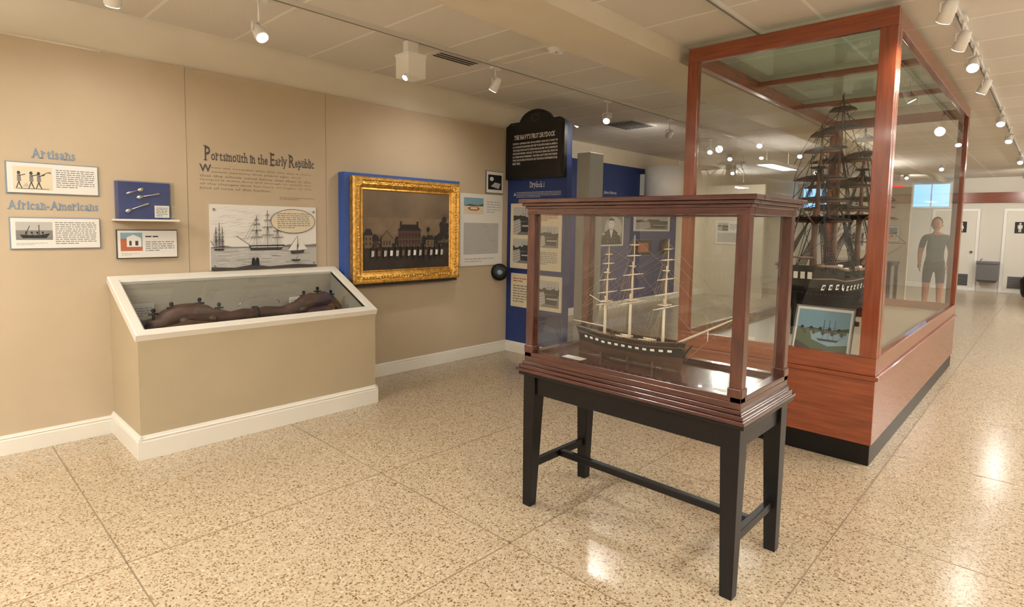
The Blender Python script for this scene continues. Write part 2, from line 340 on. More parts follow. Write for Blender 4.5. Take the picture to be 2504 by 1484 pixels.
for i,(x0,x1,sx) in enumerate(((-2.38,-1.5,-1.8),(-.92,-.04,-.66))):
    B=MB(); B.obox(F19,x0,x1,0.001,2.05,.002,.03,'door'); B.frame(F19,x0-.06,x1+.06,.001,2.11,[(0,0.002),(0,.05),(.06,.05),(.065,.03)],'white')
    B.obox(F19,x0+.42 if i==0 else x0+.1,x1-.1 if i==0 else x0+.42,.12,.42,.03,.04,'steel')
    for k in range(7): B.obox(F19,(x0+.42 if i==0 else x0+.1)+.01,(x1-.11 if i==0 else x0+.41),.14+k*.04,.155+k*.04,.04,.05,'dgrey')
    D=board(B,F19,sx-.1,sx+.1,1.5,1.78,.03,.04,'ink'); D.ell(.5,.84,.1,.08,'paper')
    if i==0: D.poly([(.42,.74),(.58,.74),(.75,.35),(.25,.35)],'paper')
    else: D.rect(.36,.64,.38,.73,'paper'); D.rect(.28,.34,.42,.72,'paper'); D.rect(.66,.72,.42,.72,'paper')
    D.rect(.38,.47,.1,.38,'paper'); D.rect(.53,.62,.1,.38,'paper')
    B.ball(F19.P(x1-.07,1.0,.06),.03,'steel'); B.obj('door_%d'%(i+1))
B=MB(); B.obox(F19,-2.0,5.0,2.26,2.5,.001,.06,'chx'); B.obox(F19,-2.0,5.0,2.48,2.52,.001,.08,'chx'); B.obj('trim_header')
B=MB(); B.obox(F19,-1.42,-1.0,.3,.76,.001,.28,'steel'); B.obox(F19,-1.43,-.99,.72,.78,.001,.32,'steel'); B.obox(F19,-1.40,-1.02,.26,.32,.02,.26,'dgrey')
B.path([F19.P(-1.35,.78,.2),F19.P(-1.35,.83,.2),F19.P(-1.31,.84,.2)],.012,'steel'); B.obj('drinking_fountain',bevel=.01)
B=MB(); B.path([(-.3,18.2,0),(-.3,18.2,.1),(-.3,18.2,.4),(-.3,18.2,.55),(-.3,18.2,.6)],[.2,.24,.26,.16,.05],'black',12); B.obj('trash_bag')
def baseboard(name,p0,p1,nrm,h=.125,t=.016,parent=None,z0=0):
    p0=V(p0);p1=V(p1);L=(p1-p0).length; F=Fr(p0,(p1-p0),(0,0,1),nrm); B=MB()
    prof=[(0,0),(0,t),(h*.74,t),(h*.78,t*.75),(h*.82,t*.75),(h*.86,t*1.0),(h*.9,t*.55),(h,t*.35),(h,0)]
    n=len(prof); vs=[F.P(u,v,d) for u in (0,L) for v,d in prof]
    B.add(vs,[(i,i+1,n+i+1,n+i) for i in range(n-1)]+[tuple(range(n)),tuple(reversed(range(n,2*n)))],'trimw')
    return B.obj(name,parent)
baseboard('baseboard_left',(-4.72,-5,0),(-4.72,.95,0),(1,0,0))
baseboard('baseboard_left.001',(-4.72,2.65,0),(-4.72,4.9,0),(1,0,0))
baseboard('baseboard_partition',(-4.704,4.9,0),(-3.86,4.9,0),(0,-1,0))
baseboard('baseboard_far_left',(-5.84,6.0,0),(-5.84,19,0),(1,0,0))
baseboard('baseboard_far',(-5.8,19,0),(-2.45,19,0),(0,-1,0))
simple('ceiling_beam',-2.68,-2.2,-5,19,2.77,H,'wallup')
for i,x in enumerate((-3.63,-1.62,-.55)):
    B=MB(); y0,y1=((.0,12),( -2,4.3),(-2,17))[i]
    B.box(x-.018,x+.018,y0,y1,H-.03,H,'rail'); B.box(x-.006,x+.006,y0,y1,H-.032,H-.03,'grey')
    if i==0:
        for y in (3.5,6.2): B.box(x-.03,x+.93,y-.012,y+.012,H-.02,H,'rail')
    B.obj('ceiling_light_track' if i==0 else 'ceiling_light_track.%03d'%i)
B=MB(); B.box(-3.86,-3.72,3.05,3.5,H-.012,H,'rail')
for k in range(3): B.box(-3.85+.045*k,-3.825+.045*k,3.07,3.48,H-.014,H-.012,'ink')
B.obj('ceiling_vent')
B=MB(); B.box(-4.6,-4.1,6.6,7.2,H-.012,H,'rail')
for k in range(8): B.box(-4.57+.055*k,-4.54+.055*k,6.63,7.17,H-.016,H-.012,'dgrey')
B.obj('ceiling_vent.001')
B=MB(); B.path([(-2.95,3.58,H),(-2.95,3.58,H-.02),(-2.95,3.58,H-.022),(-2.95,3.58,H-.05),(-2.95,3.58,H-.056)],[.075,.075,.058,.052,.03],'white',20); B.ball((-2.92,3.55,H-.056),.006,'rust'); B.obj('smoke_detector')
heads=[]
def head(x,y,z,tgt,power=60,size=95,col=(1,.94,.86),r=.05):
    p=V((x,y,z)); t=(V(tgt)-p).normalized(); B=MB()
    B.box(x-.02,x+.02,y-.05,y+.05,H-.05,H-.03,'white')
    B.tube((x,y,H-.05),(x,y,z+.06),.007,.007,'white')
    s=t.cross(V((0,0,1)));  s=s.normalized() if s.length>.01 else V((1,0,0))
    B.path([p+V((0,0,.06)),p+s*.045+V((0,0,.05)),p+s*.045],.006,'white',5)
    B.path([p+V((0,0,.06)),p-s*.045+V((0,0,.05)),p-s*.045],.006,'white',5)
    B.path([p-t*.07,p-t*.065,p-t*.03,p+t*.045,p+t*.052],[.012,.026,.034,.041,.038],'white',14)
    B.path([p+t*.0535,p+t*.0545],[.035,.035],'bulb',14)
    n='track_spotlight' if not heads else 'track_spotlight.%03d'%len(heads)
    o=B.obj(n); heads.append(o)
    if power<=0: return
    ld=bpy.data.lights.new(n+'_lamp','SPOT'); ld.energy=power; ld.spot_size=math.radians(size); ld.spot_blend=1.; ld.color=col; ld.shadow_soft_size=r
    lo=bpy.data.objects.new('lamp',ld); COL.objects.link(lo); lo.parent=o; lo.location=p+t*.09; lo.rotation_mode='QUATERNION'; lo.rotation_quaternion=t.to_track_quat('-Z','Y')
X1=-3.66
head(X1,.80,2.66,(-4.72,1.0,1.1),26,130)
head(X1,1.56,2.66,(-1.5,1.9,.2),120,100,r=.03)
head(X1,3.62,2.72,(-4.72,3.5,1.2),34,130)
head(X1,5.35,2.68,(-2.6,3.0,.2),40,120)
head(X1,6.75,2.68,(-5.84,8.6,1.5),70,120)
for y,tg,pw in ((4.05,(-1.4,5,1),40),(4.72,(-1.4,5.6,1),0),(5.4,(-.4,2.5,0),18),(6.3,(-1.4,6.6,1),40),(8.3,(-.5,6,0),18),(9.9,(-1,8,0),0),(13,(-.5,10,0),25)):
    head(-.52,y,2.72,tg,pw,110)
for x,y,pw in ((-3.13,8.38,75),(-3.07,9.94,0),(-4.1,9.68,60),(-5.1,12.2,0),(-2.47,15.2,0),(-1.64,13.4,0),(-3.98,8.65,0)):
    head(x,y,2.7,(x*.8,y-3,0),pw,120)
head(-2.5,15.3,2.7,(-2.2,18.8,1.0),150,130); head(-.55,16.2,2.7,(-.8,19,1.0),110,130); head(-4.4,11.0,2.7,(-4.6,12.8,1.0),80,130)  # extra spotlights added to brighten the far end
B=MB(); B.box(X1-.08,X1+.08,2.63,2.79,2.60,2.76,'white'); B.box(X1-.085,X1+.085,2.625,2.795,2.755,2.775,'white'); B.box(X1-.03,X1+.03,2.66,2.76,2.775,H-.03,'white')
B.path([(X1+.05,2.64,2.60),(X1+.05,2.62,2.58)],[.022,.026],'white',12); B.path([(X1+.05,2.619,2.579),(X1+.05,2.617,2.577)],.02,'bulb',12); B.obj('emergency_light_box',bevel=.008)
# ------------------------------------------------------------------ wall lettering
B=MB(); B.serif(WL,'Artisans',.57,.79,1.87,.062,.002,'slate',.015); B.obj('wall_lettering')
B=MB(); B.serif(WL,'African-Americans',.445,.905,1.545,.056,.002,'slate',.02); B.obj('wall_lettering.001')
M['title']=mat('title_lettering',srgb(80,77,76),.6)
B=MB(); B.serif(WL,'Portsmouth in the Early Republic',1.585,2.465,1.955,.072,.002,'title',.015,{0:1.5,18:1.4,24:1.4}); B.obj('wall_lettering.002')
B=MB(); B.serif(WL,'W',1.545,1.63,1.865,.055,.002,'title',.02)
ls=['hen we consider that this city was a mere','town seventy five years ago, and','that the whole naval force was then in the','Gosport) these facts are enough to satisfy any','of the changes time has here wrought, to the','kind of note of this harbor.']
z=1.905
for i,l in enumerate(ls):
    u0=1.63 if i<2 else 1.545; B.text(WL,l,u0,2.44-(.35 if i==5 else 0)-(.1 if i==1 else 0),z-.018,z,.002,'tanink',.01); z-=.031
B.greek(WL,2.16,2.47,1.675,1.70,2,.002,'tanink'); B.obj('wall_lettering.003')
def plaque(name,u0,u1,v0,v1,fn,back='slate',d=.015,base='paper',F=WL,border=.006):
    B=MB(); B.obox(F,u0-border,u1+border,v0-border,v1+border,0.0005,d*.6,back); D=board(B,F,u0,u1,v0,v1,d*.6,d,base); fn(D,B); return B.obj(name)
def f1(D,B):
    D.greek(.52,.96,.2,.85,9,'grey'); D.rect(.06,.48,.1,.88,'cream')
    for x in (.12,.25,.33): 
        D.ell(x,.66,.018,.06,'dgrey'); D.poly([(x-.018,.6),(x+.02,.6),(x+.024,.38),(x-.02,.38)],'grey'); D.line((x,.38),(x+.012,.24),.006,'dgrey'); D.line((x,.56),(x+.07,.62),.005,'dgrey'); D.line((x+.012,.26),(x+.03,.14),.005,'dgrey'); D.line((x,.38),(x-.03,.14),.005,'dgrey')
    D.line((.36,.6),(.44,.72),.004,'dgrey'); D.poly([(.41,.7),(.46,.74),(.47,.66)],'grey'); D.line((.1,.14),(.44,.14),.003,'dgrey'); D.poly([(.15,.2),(.2,.34),(.23,.2)],'lgrey')
plaque('exhibit_label',.445,.905,1.65,1.835,f1)
def f2(D,B):
    D.greek(.48,.96,.12,.9,11,'grey'); D.rect(.05,.45,.28,.88,'grey'); D.rect(.05,.45,.6,.88,'lgrey'); D.poly([(.09,.46),(.12,.34),(.38,.34),(.42,.5),(.3,.44),(.2,.44)],'ink'); D.line((.15,.45),(.2,.75),.004,'ink'); D.line((.3,.45),(.3,.78),.004,'ink')
    for x in (.16,.22,.28,.34): D.ell(x,.52,.012,.04,'ink',8); D.line((x,.48),(x+.04,.38),.003,'dgrey')
    D.greek(.05,.4,.1,.2,2,'lgrey')
plaque('exhibit_label.001',.45,.905,1.30,1.49,f2)
def f3(D,B):
    D.rect(.04,.4,.25,.92,'skyb'); D.rect(.04,.14,.25,.7,'rust'); D.rect(.04,.4,.25,.4,'rust'); D.poly([(.14,.4),(.14,.75),(.25,.85),(.38,.72),(.38,.4)],'paper'); D.rect(.18,.22,.45,.62,'dgrey'); D.rect(.28,.33,.45,.62,'dgrey')
    D.greek(.45,.95,.22,.62,5,'grey')
    D.greek(.45,.85,.72,.84,1,'dgrey'); D.greek(.05,.35,.08,.18,2,'lgrey')
plaque('exhibit_label.002',1.005,1.37,1.225,1.415,f3,back='dgrey',d=.03)
P=empty('spoon_display_case'); B=MB()
B.obox(WL,.98,1.36,1.482,1.495,0,.14,'trimw'); B.obox(WL,1.0,1.335,1.495,1.755,0,.02,'blue'); B.obox(WL,1.0,1.335,1.497,1.753,.02,.022,M['navy'])
D=Dr(B,WL,1.0,1.335,1.495,1.755,.0225); D.rect(.7,.98,.05,.38,'paper'); D.greek(.73,.95,.08,.34,6,'grey')
def spoon(a,b):
    a=V(a);b=V(b); t=(b-a).normalized()
    B.path([a,a+t*.012,a+(b-a)*.35,b-t*.04],[.005,.010,.004,.004],'silver',6); B.path([b-t*.045,b-t*.034,b-t*.014,b],[.004,.013,.016,.004],'silver',8)
spoon(WL.P(1.06,1.67,.035),WL.P(1.17,1.71,.035)); spoon(WL.P(1.27,1.68,.035),WL.P(1.12,1.645,.035)); spoon(WL.P(1.2,1.61,.035),WL.P(1.05,1.545,.035))
B.obj('backboard',P)
B=MB(); B.obox(WL,.998,1.338,1.496,1.757,.005,.115,'glass'); B.obj('acrylic_cover',P)
B=MB(); D=board(B,WL,1.605,2.47,1.11,1.62,0.0005,.02,'paper')
D.rect(0,1,.0,.34,'lgrey')
for i in range(70):
    y=random.random()*.33; x=random.random()*.85; D.line((x,y),(x+random.uniform(.04,.15),y+random.uniform(-.01,.01)),.0022,random.choice(['grey','paper','dgrey','paper']))
for i in range(60):
    y=.45+random.random()*.5; x=random.random()*.42; D.line((x,y),(x+random.uniform(.03,.12),y+random.uniform(.0,.03)),.0014,'lgrey')
D.rect(0,1,.335,.352,'grey'); D.poly([(.6,.345),(.72,.38),(.9,.37),(1,.385),(1,.34)],'grey'); D.poly([(0,.345),(.12,.375),(.2,.345)],'grey')
dship(D,.50,.29,.34,.64,'dgrey'); dship(D,.07,.3,.09,.42,'dgrey'); 
D.poly([(.72,.27),(.74,.22),(.86,.23),(.87,.28)],'dgrey'); D.poly([(.70,.28),(.80,.52),(.79,.28)],'paper'); D.poly([(.80,.28),(.83,.46),(.9,.30)],'paper'); D.line((.8,.25),(.8,.52),.003,'dgrey'); D.line((.8,.52),(.7,.28),.002,'dgrey')
D.poly([(.73,.13),(.75,.1),(.82,.1),(.83,.13)],'dgrey'); D.line((.78,.12),(.8,.2),.003,'dgrey')
D.poly([(.0,0),(0,.05),(.2,.03),(.36,.07),(.52,.03),(.75,.05),(1,.03),(1,0)],'dgrey')
for x in (.37,.405): D.ell(x,.16,.012,.02,'ink'); D.poly([(x-.02,.05),(x-.015,.15),(x+.015,.15),(x+.02,.05)],'ink')
D.ell(.76,.76,.225,.2,'dgrey',28); D.ell(.76,.76,.22,.192,'cream',28); D.greek(.6,.93,.64,.9,8,'grey')
for x in (.03,.97):
    for y in (.06,.92): D.ell(x,y,.012,.02,'grey',10)
B.obj('ship_engraving_print')
# painting
P=empty('gold_framed_painting')
B=MB(); B.obox(WL,2.70,4.06,.93,1.945,0,.10,'blue'); B.obj('blue_backing_box',P)
B=MB(); B.frame(WL,2.755,4.02,.935,1.915,[(0,.10),(0,.15),(.012,.165),(.028,.165),(.04,.15),(.065,.155),(.085,.14),(.10,.125),(.112,.13),(.12,.12)],'gold')
random.seed(3)
def orn(u,v,s=1):
    p=WL.P(u,v,.152); B.ball(p,(.010*s,.016*s,.012*s),'gold2',7,5)
u=2.79
while u<3.99:
    for v in (.985,1.865): orn(u,v+random.uniform(-.008,.008),random.uniform(.6,1.1))
    u+=.032
v=.97
while v<1.89:
    for u in (2.805,3.97): orn(u+random.uniform(-.008,.008),v,random.uniform(.6,1.1))
    v+=.03
for cu in (2.81,3.965):
    for cv in (.985,1.86):
        for k in range(9): orn(cu+.03*math.cos(k*.7),cv+.03*math.sin(k*.7),1.2)
B.obj('gilded_frame',P)
B=MB(); F=WL; a=(2.87,3.905,1.05,1.80); B.obox(F,*a,.10,.118,'canvas'); D=Dr(B,F,*a,.1185)
D.rect(0,1,.45,.66,'cloud'); D.rect(0,1,0,.29,'cgnd')
def hs(x0,x1,y0,y1,roof,m='cho'):
    D.rect(x0,x1,y0,y1,m); D.poly([(x0-.012,y1),(x1+.012,y1),(x1-(x1-x0)*.2,roof),(x0+(x1-x0)*.2,roof)],'cdk')
    n=max(2,int((x1-x0)/.035))
    for i in range(n):
        for yy in (.25,.62):
            x=x0+(x1-x0)*(i+.5)/n; D.rect(x-.006,x+.006,y0+(y1-y0)*yy,y0+(y1-y0)*(yy+.22),'cdk')
D.rect(0,1,.27,.34,'cdk')
for x,y,r in ((.03,.42,.03),(.13,.40,.03),(.21,.38,.03),(.37,.37,.03),(.68,.38,.03),(.83,.38,.03)): D.ell(x,y,r,r*1.9,'cdk',11)
hs(.02,.10,.28,.44,.52,'cho'); hs(.12,.17,.28,.37,.43,'cred'); 
D.rect(.2,.31,.29,.40,'cho'); D.poly([(.19,.40),(.255,.5),(.32,.40)],'cho'); D.line((.19,.40),(.255,.5),.006,'cdk'); D.line((.255,.5),(.32,.40),.006,'cdk')
for x in (.225,.255,.285): D.rect(x-.006,x+.006,.32,.37,'cdk')
hs(.38,.64,.29,.50,.58,'cred'); D.rect(.40,.42,.55,.62,'cdk'); D.rect(.59,.61,.55,.62,'cdk'); hs(.70,.8,.28,.38,.44)
for k in range(8): x=.39+.034*k; D.line((x,.29),(x,.38),.003,'cho')
D.line((.37,.385),(.66,.385),.004,'cho')
for x,y,r in ((.93,.5,.055),(.88,.42,.04),(.96,.42,.03),(.9,.58,.035),(.96,.57,.03),(.93,.65,.03)): D.ell(x,y,r,r*1.4,'cdk',9)
D.line((.93,.3),(.93,.72),.006,'cdk'); D.line((.73,.3),(.73,.52),.004,'cdk'); D.ell(.73,.52,.02,.03,'cdk')
for i in range(13):
    x=.08+.066*i; D.rect(x,x+.022,.14,.29,'cdk'); D.ell(x+.011,.305,.008,.014,'cho'); D.poly([(x+.008,.17+.01*(i%2)),(x+.036,.18),(x+.04,.245),(x+.012,.25)],('lgrey','cho','lgrey','paper')[i%4])
B.obj('canvas',P)
B=MB(); B.obox(WL,2.78,4.04,.90,.93,.02,.09,'dgrey'); B.obj('shelf_bracket',P)
def f4(D,B): D.rect(.08,.92,.15,.85,'ink'); D.poly([(.25,.3),(.5,.5),(.85,.45),(.75,.2)],'lgrey'); D.ell(.3,.65,.12,.1,'paper')
plaque('framed_photograph',4.54,4.80,1.86,2.10,f4,back='dgrey')
def f5(D,B):
    photo(D,.06,.52,.72,.95,1); D.greek(.6,.95,.74,.92,5,'lgrey'); photo(D,.06,.9,.16,.6,3); D.greek(.08,.8,.04,.11,2,'lgrey')
plaque('exhibit_label.003',4.16,4.80,1.04,1.83,f5,back='trimw',base='paper')
B=MB(); c=V((-4.66,4.72,.95)); ax=V((.75,-.66,0)).normalized()
B.path([V((-4.715,4.77,.95)),c-ax*.03,c,c+ax*.03,c+ax*.035],[.05,.095,.1,.09,.06],'black',24); B.path([c+ax*.034,c+ax*.04],.055,'dgrey',20); B.path([c+ax*.04,c+ax*.043],.03,'skyb',16); B.obj('wall_porthole_viewer')
# ------------------------------------------------------------------ drydock partition
simple('wall_partition',-4.719,-3.86,4.90,5.0,0,2.61,'navy')
FD=Fr((0,4.90,0),(1,0,0),(0,0,1),(0,-1,0))
B=MB(); F=FD
c=(-4.27); 
pts=[(-4.71,2.02),(-3.85,2.02),(-3.85,2.62),(-3.92,2.66),(-4.03,2.66)]+[(c+.24*math.cos(t),2.62+.16*math.sin(t)) for t in [math.pi*k/14 for k in range(1,14)]]+[(-4.51,2.66),(-4.64,2.66),(-4.71,2.62)]
B.prism(F,pts,.001,.05,'signblk')
inn=[(c+(x-c)*.94,2.36+(y-2.36)*.93) for x,y in pts]
for i in range(len(inn)):
    a=inn[i]; b=inn[(i+1)%len(inn)]; B.tube(F.P(a[0],a[1],.05),F.P(b[0],b[1],.05),.006,.006,'signblk',5)
D=Dr(B,F,c-.06,c+.06,2.64,2.74,.051); D.ell(.5,.5,.5,.45,'dgrey'); D.ell(.5,.5,.36,.32,'signblk')
M['silverpaint']=mat('silver_lettering',srgb(225,225,225),.5)
B.serif(F,"THE NAVY'S FIRST DRYDOCK",-4.58,-3.98,2.465,.048,.052,'silverpaint',.03)
ls=["DRYDOCK 1 (ORIGINALLY BUILT 1827-33) OPENED 17 JUNE, 1833, TO DOCK THE","U.S. 74-GUN SHIP DELAWARE, FIRST SHIP TO BE DRYDOCKED IN AMERICA.","THE WORLD'S FIRST BATTLE TESTED IRONCLAD SHIP, THE CONFEDERATE","STATES SHIP VIRGINIA, WAS BUILT IN THIS DOCK USING HULL FROM THE","U.S. STEAM FRIGATE MERRIMAC. THE STEEL NAVY'S FIRST BATTLESHIP,","TEXAS, WAS DOCKED IN THIS DOCK 1892, THE DOCK IS CONTINUING IN USE.","NAVY YARD."]
z=2.43
for i,l in enumerate(ls):
    w=.66 if i<6 else .12; B.text(F,l,-4.6,-4.6+w,z-.026,z,.052,'silverpaint',.03); z-=.037
B.obj('drydock_sign')
B=MB(); B.serif(F,'Drydock 1',-4.37,-4.16,1.925,.06,.002,'silverpaint',0.); B.serif(F,'A',-4.62,-4.585,1.835,.035,.002,'silverpaint')
B.greek(F,-4.575,-3.92,1.81,1.88,4,.002,'lgrey'); B.greek(F,-4.3,-3.92,1.76,1.785,2,.002,'lgrey'); B.obj('wall_lettering.004')
def g1(D,B):
    photo(D,.06,.42,.52,.95,0); photo(D,.06,.42,.08,.46,0); photo(D,.52,.96,.34,.66,0); D.greek(.52,.95,.74,.95,7,'rust'); D.greek(.52,.95,.08,.28,7,'grey')
plaque('exhibit_panel',-4.65,-3.9,1.0,1.74,g1,base='cream',F=FD,back='cream')
def g2(D,B):
    photo(D,.5,.97,.1,.88,0); D.greek(.05,.42,.75,.9,2,'rust'); D.greek(.05,.46,.12,.68,7,'grey')
plaque('exhibit_panel.001',-4.63,-3.88,.55,.93,g2,base='cream',F=FD,back='cream')
M['dimblue']=mat('print_darkblue',srgb(38,44,78),.5)
def g3(D,B): D.poly([(.1,0),(.3,.7),(.8,.6),(1,.2),(.9,0)],'casebl')
plaque('exhibit_panel.002',-4.28,-3.88,.16,.5,g3,base='dimblue',F=FD,back='dimblue')
M['pillar']=mat('grey_pillar_paint',srgb(140,138,128),.6)
simple('partition_post',-3.79,-3.62,5.0,5.25,0,2.28,'pillar',bevel=.006)
B=MB(); B.pane(-3.85,-3.85,5.0,5.35,0.02,2.58); B.obj('acrylic_sheet')
# ------------------------------------------------------------------ far exhibits
FB=Fr((-5.84,0,0),(0,1,0),(0,0,1),(1,0,0))
B=MB(); B.serif(FB,'James Barron',8.5,8.9,2.08,.05,.002,'silverpaint',0.); B.greek(FB,8.35,9.1,1.85,2.02,5,.002,'lgrey'); B.obj('wall_lettering.005')
def p2(D,B): photo(D,.04,.96,.04,.96,2)
def p0(D,B): photo(D,.06,.94,.1,.9,0)
plaque('portrait_print',8.35,9.15,1.15,1.72,p2,F=FB)
plaque('portrait_print.001',9.5,10.9,1.42,1.75,p0,F=FB)
plaque('portrait_print.002',9.55,10.2,.95,1.25,lambda D,B:(D.rect(.2,.8,.2,.8,'rust')),F=FB,base='ink')
B=MB(); B.path([FB.P(10.7,1.1,.005),FB.P(10.7,1.1,.04),FB.P(10.7,1.1,.06)],[.16,.16,.12],'ink',20); B.obj('wall_medallion')
B=MB(); B.path([(-5.42,9.9,1.95),(-5.42,9.9,2.62)],.38,'white',32); B.box(-5.84,-5.5,9.7,10.1,2.1,2.5,'white'); B.obj('round_light_canopy')
simple('wall_partition.001',-5.839,-4.55,12.6,12.7,0,2.45,'wallup')
F=Fr((0,12.6,0),(1,0,0),(0,0,1),(0,-1,0))
plaque('framed_print',-5.6,-5.0,1.15,1.68,lambda D,B:(photo(D,.1,.5,.55,.9,0),photo(D,.1,.9,.08,.48,3),D.greek(.55,.9,.6,.85,4,'grey')),F=F)
simple('wall_partition.002',-3.5,-2.05,13.2,13.3,0,2.35,'wallup')
F=Fr((0,13.2,0),(1,0,0),(0,0,1),(0,-1,0))
B=MB(); B.greek(F,-2.9,-2.3,1.85,2.0,2,.002,'slate'); B.obj('wall_lettering.006')
plaque('framed_print.001',-2.55,-2.2,1.3,1.6,lambda D,B:photo(D,.1,.9,.1,.9,1),F=F)
plaque('framed_print.002',-3.2,-2.75,1.1,1.6,lambda D,B:photo(D,.1,.9,.2,.9,0),F=F)
B=MB(); B.box(-2.9,-1.95,11.2,11.9,.92,.98,'black'); 
for x in (-2.87,-2.01):
    for y in (11.23,11.83): B.box(x,x+.05,y,y+.05,0,.92,'black')
B.box(-2.8,-2.5,11.3,11.6,.98,1.02,'paper'); B.obj('display_table')
B=MB(); B.text(F19,'EXIT',-3.5,-3.2,2.6,2.72,.05,'paper'); B.obox(F19,-3.55,-3.15,2.56,2.76,0.001,.045,'exit'); B.obj('exit_sign')
# ------------------------------------------------------------------ low wall display case
P=empty('slanted_display_case'); B=MB()
y0,y1,xf,xb=.95,2.645,-4.05,-4.719; zf,zb=.775,1.085
S=Fr((xf,0,zf),(0,1,0),(xb-xf,0,zb-zf),(zb-zf,0,-(xb-xf))); SL=math.hypot(xb-xf,zb-zf)
B.add([(xf,y0,0),(xf,y1,0),(xf,y1,zf),(xf,y0,zf)],[(0,1,2,3)],'case_tan')
for y in (y0,y1): B.add([(xb,y,0),(xf,y,0),(xf,y,zf),(xb,y,zb)],[(0,1,2,3) if y==y0 else (3,2,1,0)],'case_tan')
w=.055; zi=.66
a=S.P(y0+w,w); b=S.P(y0+w,SL-w)
xi,zi1=a.x,a.z; xj,zj=b.x,b.z
ya,yb=y0+w,y1-w
B.add([(xi,ya,zi),(xi,yb,zi),(xj,yb,zi),(xj,ya,zi)],[(0,1,2,3)],'casebl')
B.add([(xj,ya,zi),(xj,yb,zi),(xj,yb,zj),(xj,ya,zj)],[(0,1,2,3)],'caseint')
B.add([(xi,ya,zi),(xi,yb,zi),(xi,yb,zi1),(xi,ya,zi1)],[(0,1,2,3)],'caseint')
for y in (ya,yb): B.add([(xi,y,zi),(xj,y,zi),(xj,y,zj),(xi,y,zi1)],[(0,1,2,3)],'caseint')
B.obj('cabinet_body',P)
B=MB(); B.frame(S,y0-.012,y1+.012,-.012,SL,[(0,-.03),(0,.015),(.006,.02),(w,.02),(w+.012,.004),(w+.012,-.02)],'trimw'); B.obj('top_frame',P)
B=MB(); B.poly(S,[(ya,w),(yb,w),(yb,SL-w),(ya,SL-w)],0,'glass'); B.obj('glass_top',P)
for nm,p,q,n in (('front_baseboard',(xf,y0,0),(xf,y1,0),(1,0,0)),('side_baseboard',(xb,y0,0),(xf+.016,y0,0),(0,-1,0)),('side_baseboard_2',(xf+.016,y1,0),(xb,y1,0),(0,1,0))): baseboard(nm,p,q,n,.15,.018,P)
P=empty('wooden_ox_yoke'); B=MB(); xc=-4.40
prof=[(1.10,.75,.045),(1.13,.78,.065),(1.17,.79,.06),(1.21,.815,.075),(1.27,.84,.082),(1.33,.85,.078),(1.39,.845,.084),(1.45,.83,.08),(1.50,.81,.064),(1.55,.80,.068),(1.62,.79,.054),(1.72,.80,.056),(1.80,.795,.05),(1.90,.80,.054),(2.02,.79,.05),(2.08,.80,.062),(2.13,.815,.058),(2.18,.84,.074),(2.25,.86,.08),(2.31,.855,.074),(2.36,.865,.078),(2.42,.84,.07),(2.45,.82,.062),(2.50,.78,.05),(2.54,.75,.025)]
B.path([(xc+.025*math.sin(p[0]*9),p[0],p[1]-.01) for p in prof],[p[2]*.9 for p in prof],'yoke',14)
B.path([(xc+.06,1.12,.70),(xc+.10,1.2,.74),(xc+.11,1.32,.76),(xc+.10,1.46,.74),(xc+.06,1.55,.70)],[.03,.045,.05,.045,.03],'yoke',10)
B.path([(xc+.06,2.13,.72),(xc+.09,2.25,.77),(xc+.09,2.36,.77),(xc+.06,2.47,.72)],[.03,.045,.045,.03],'yoke',10)
for y,z in ((1.13,.875),(1.24,.91),(1.42,.925),(1.55,.88),(2.2,.92),(2.32,.945),(2.44,.91)):
    B.tube((xc,y,z-.07),(xc,y,z+.005),.010,.010,'iron',8); B.ball((xc,y,z+.005),.015,'iron',8,5); B.path([(xc,y-.03,z-.02),(xc,y+.03,z-.02)],.007,'iron')
for y in (1.30,1.48,2.16,2.40): B.ball((xc+.07,y,.80),(.03,.035,.03),'yoke',9,6)
B.path([(xc+.0,1.795,.79),(xc,1.825,.79)],[.06,.06],'iron',14); B.path([(xc+.01,1.81,.73),(xc+.08,1.81,.70),(xc+.09,1.83,.675)],.008,'iron')
B.path([(xc-.13,1.9+.16*math.cos(math.pi*k/12),.84+.06*math.sin(math.pi*k/12)) for k in range(13)],.003,'silver',5)
for y in (1.17,1.5,2.15,2.46): B.tube((xc,y,.661),(xc,y,.76),.03,.02,'yoke',8)
B.obj('yoke_beam',P)
B=MB(); T=Fr((-4.66,0,.66),(0,1,0),(0,0,1),(1,0,0)); D=board(B,T,1.04,1.2,.12,.24,0,.01,'lgrey'); D.greek(.1,.9,.2,.8,4,'grey'); D=board(B,T,2.2,2.35,.1,.2,0,.01,'paper'); D.greek(.1,.9,.2,.8,4,'grey'); B.box(-4.655,-4.64,1.1,1.12,.66,.79,'grey'); B.box(-4.655,-4.64,2.27,2.29,.66,.77,'grey'); B.obj('caption_cards',P)
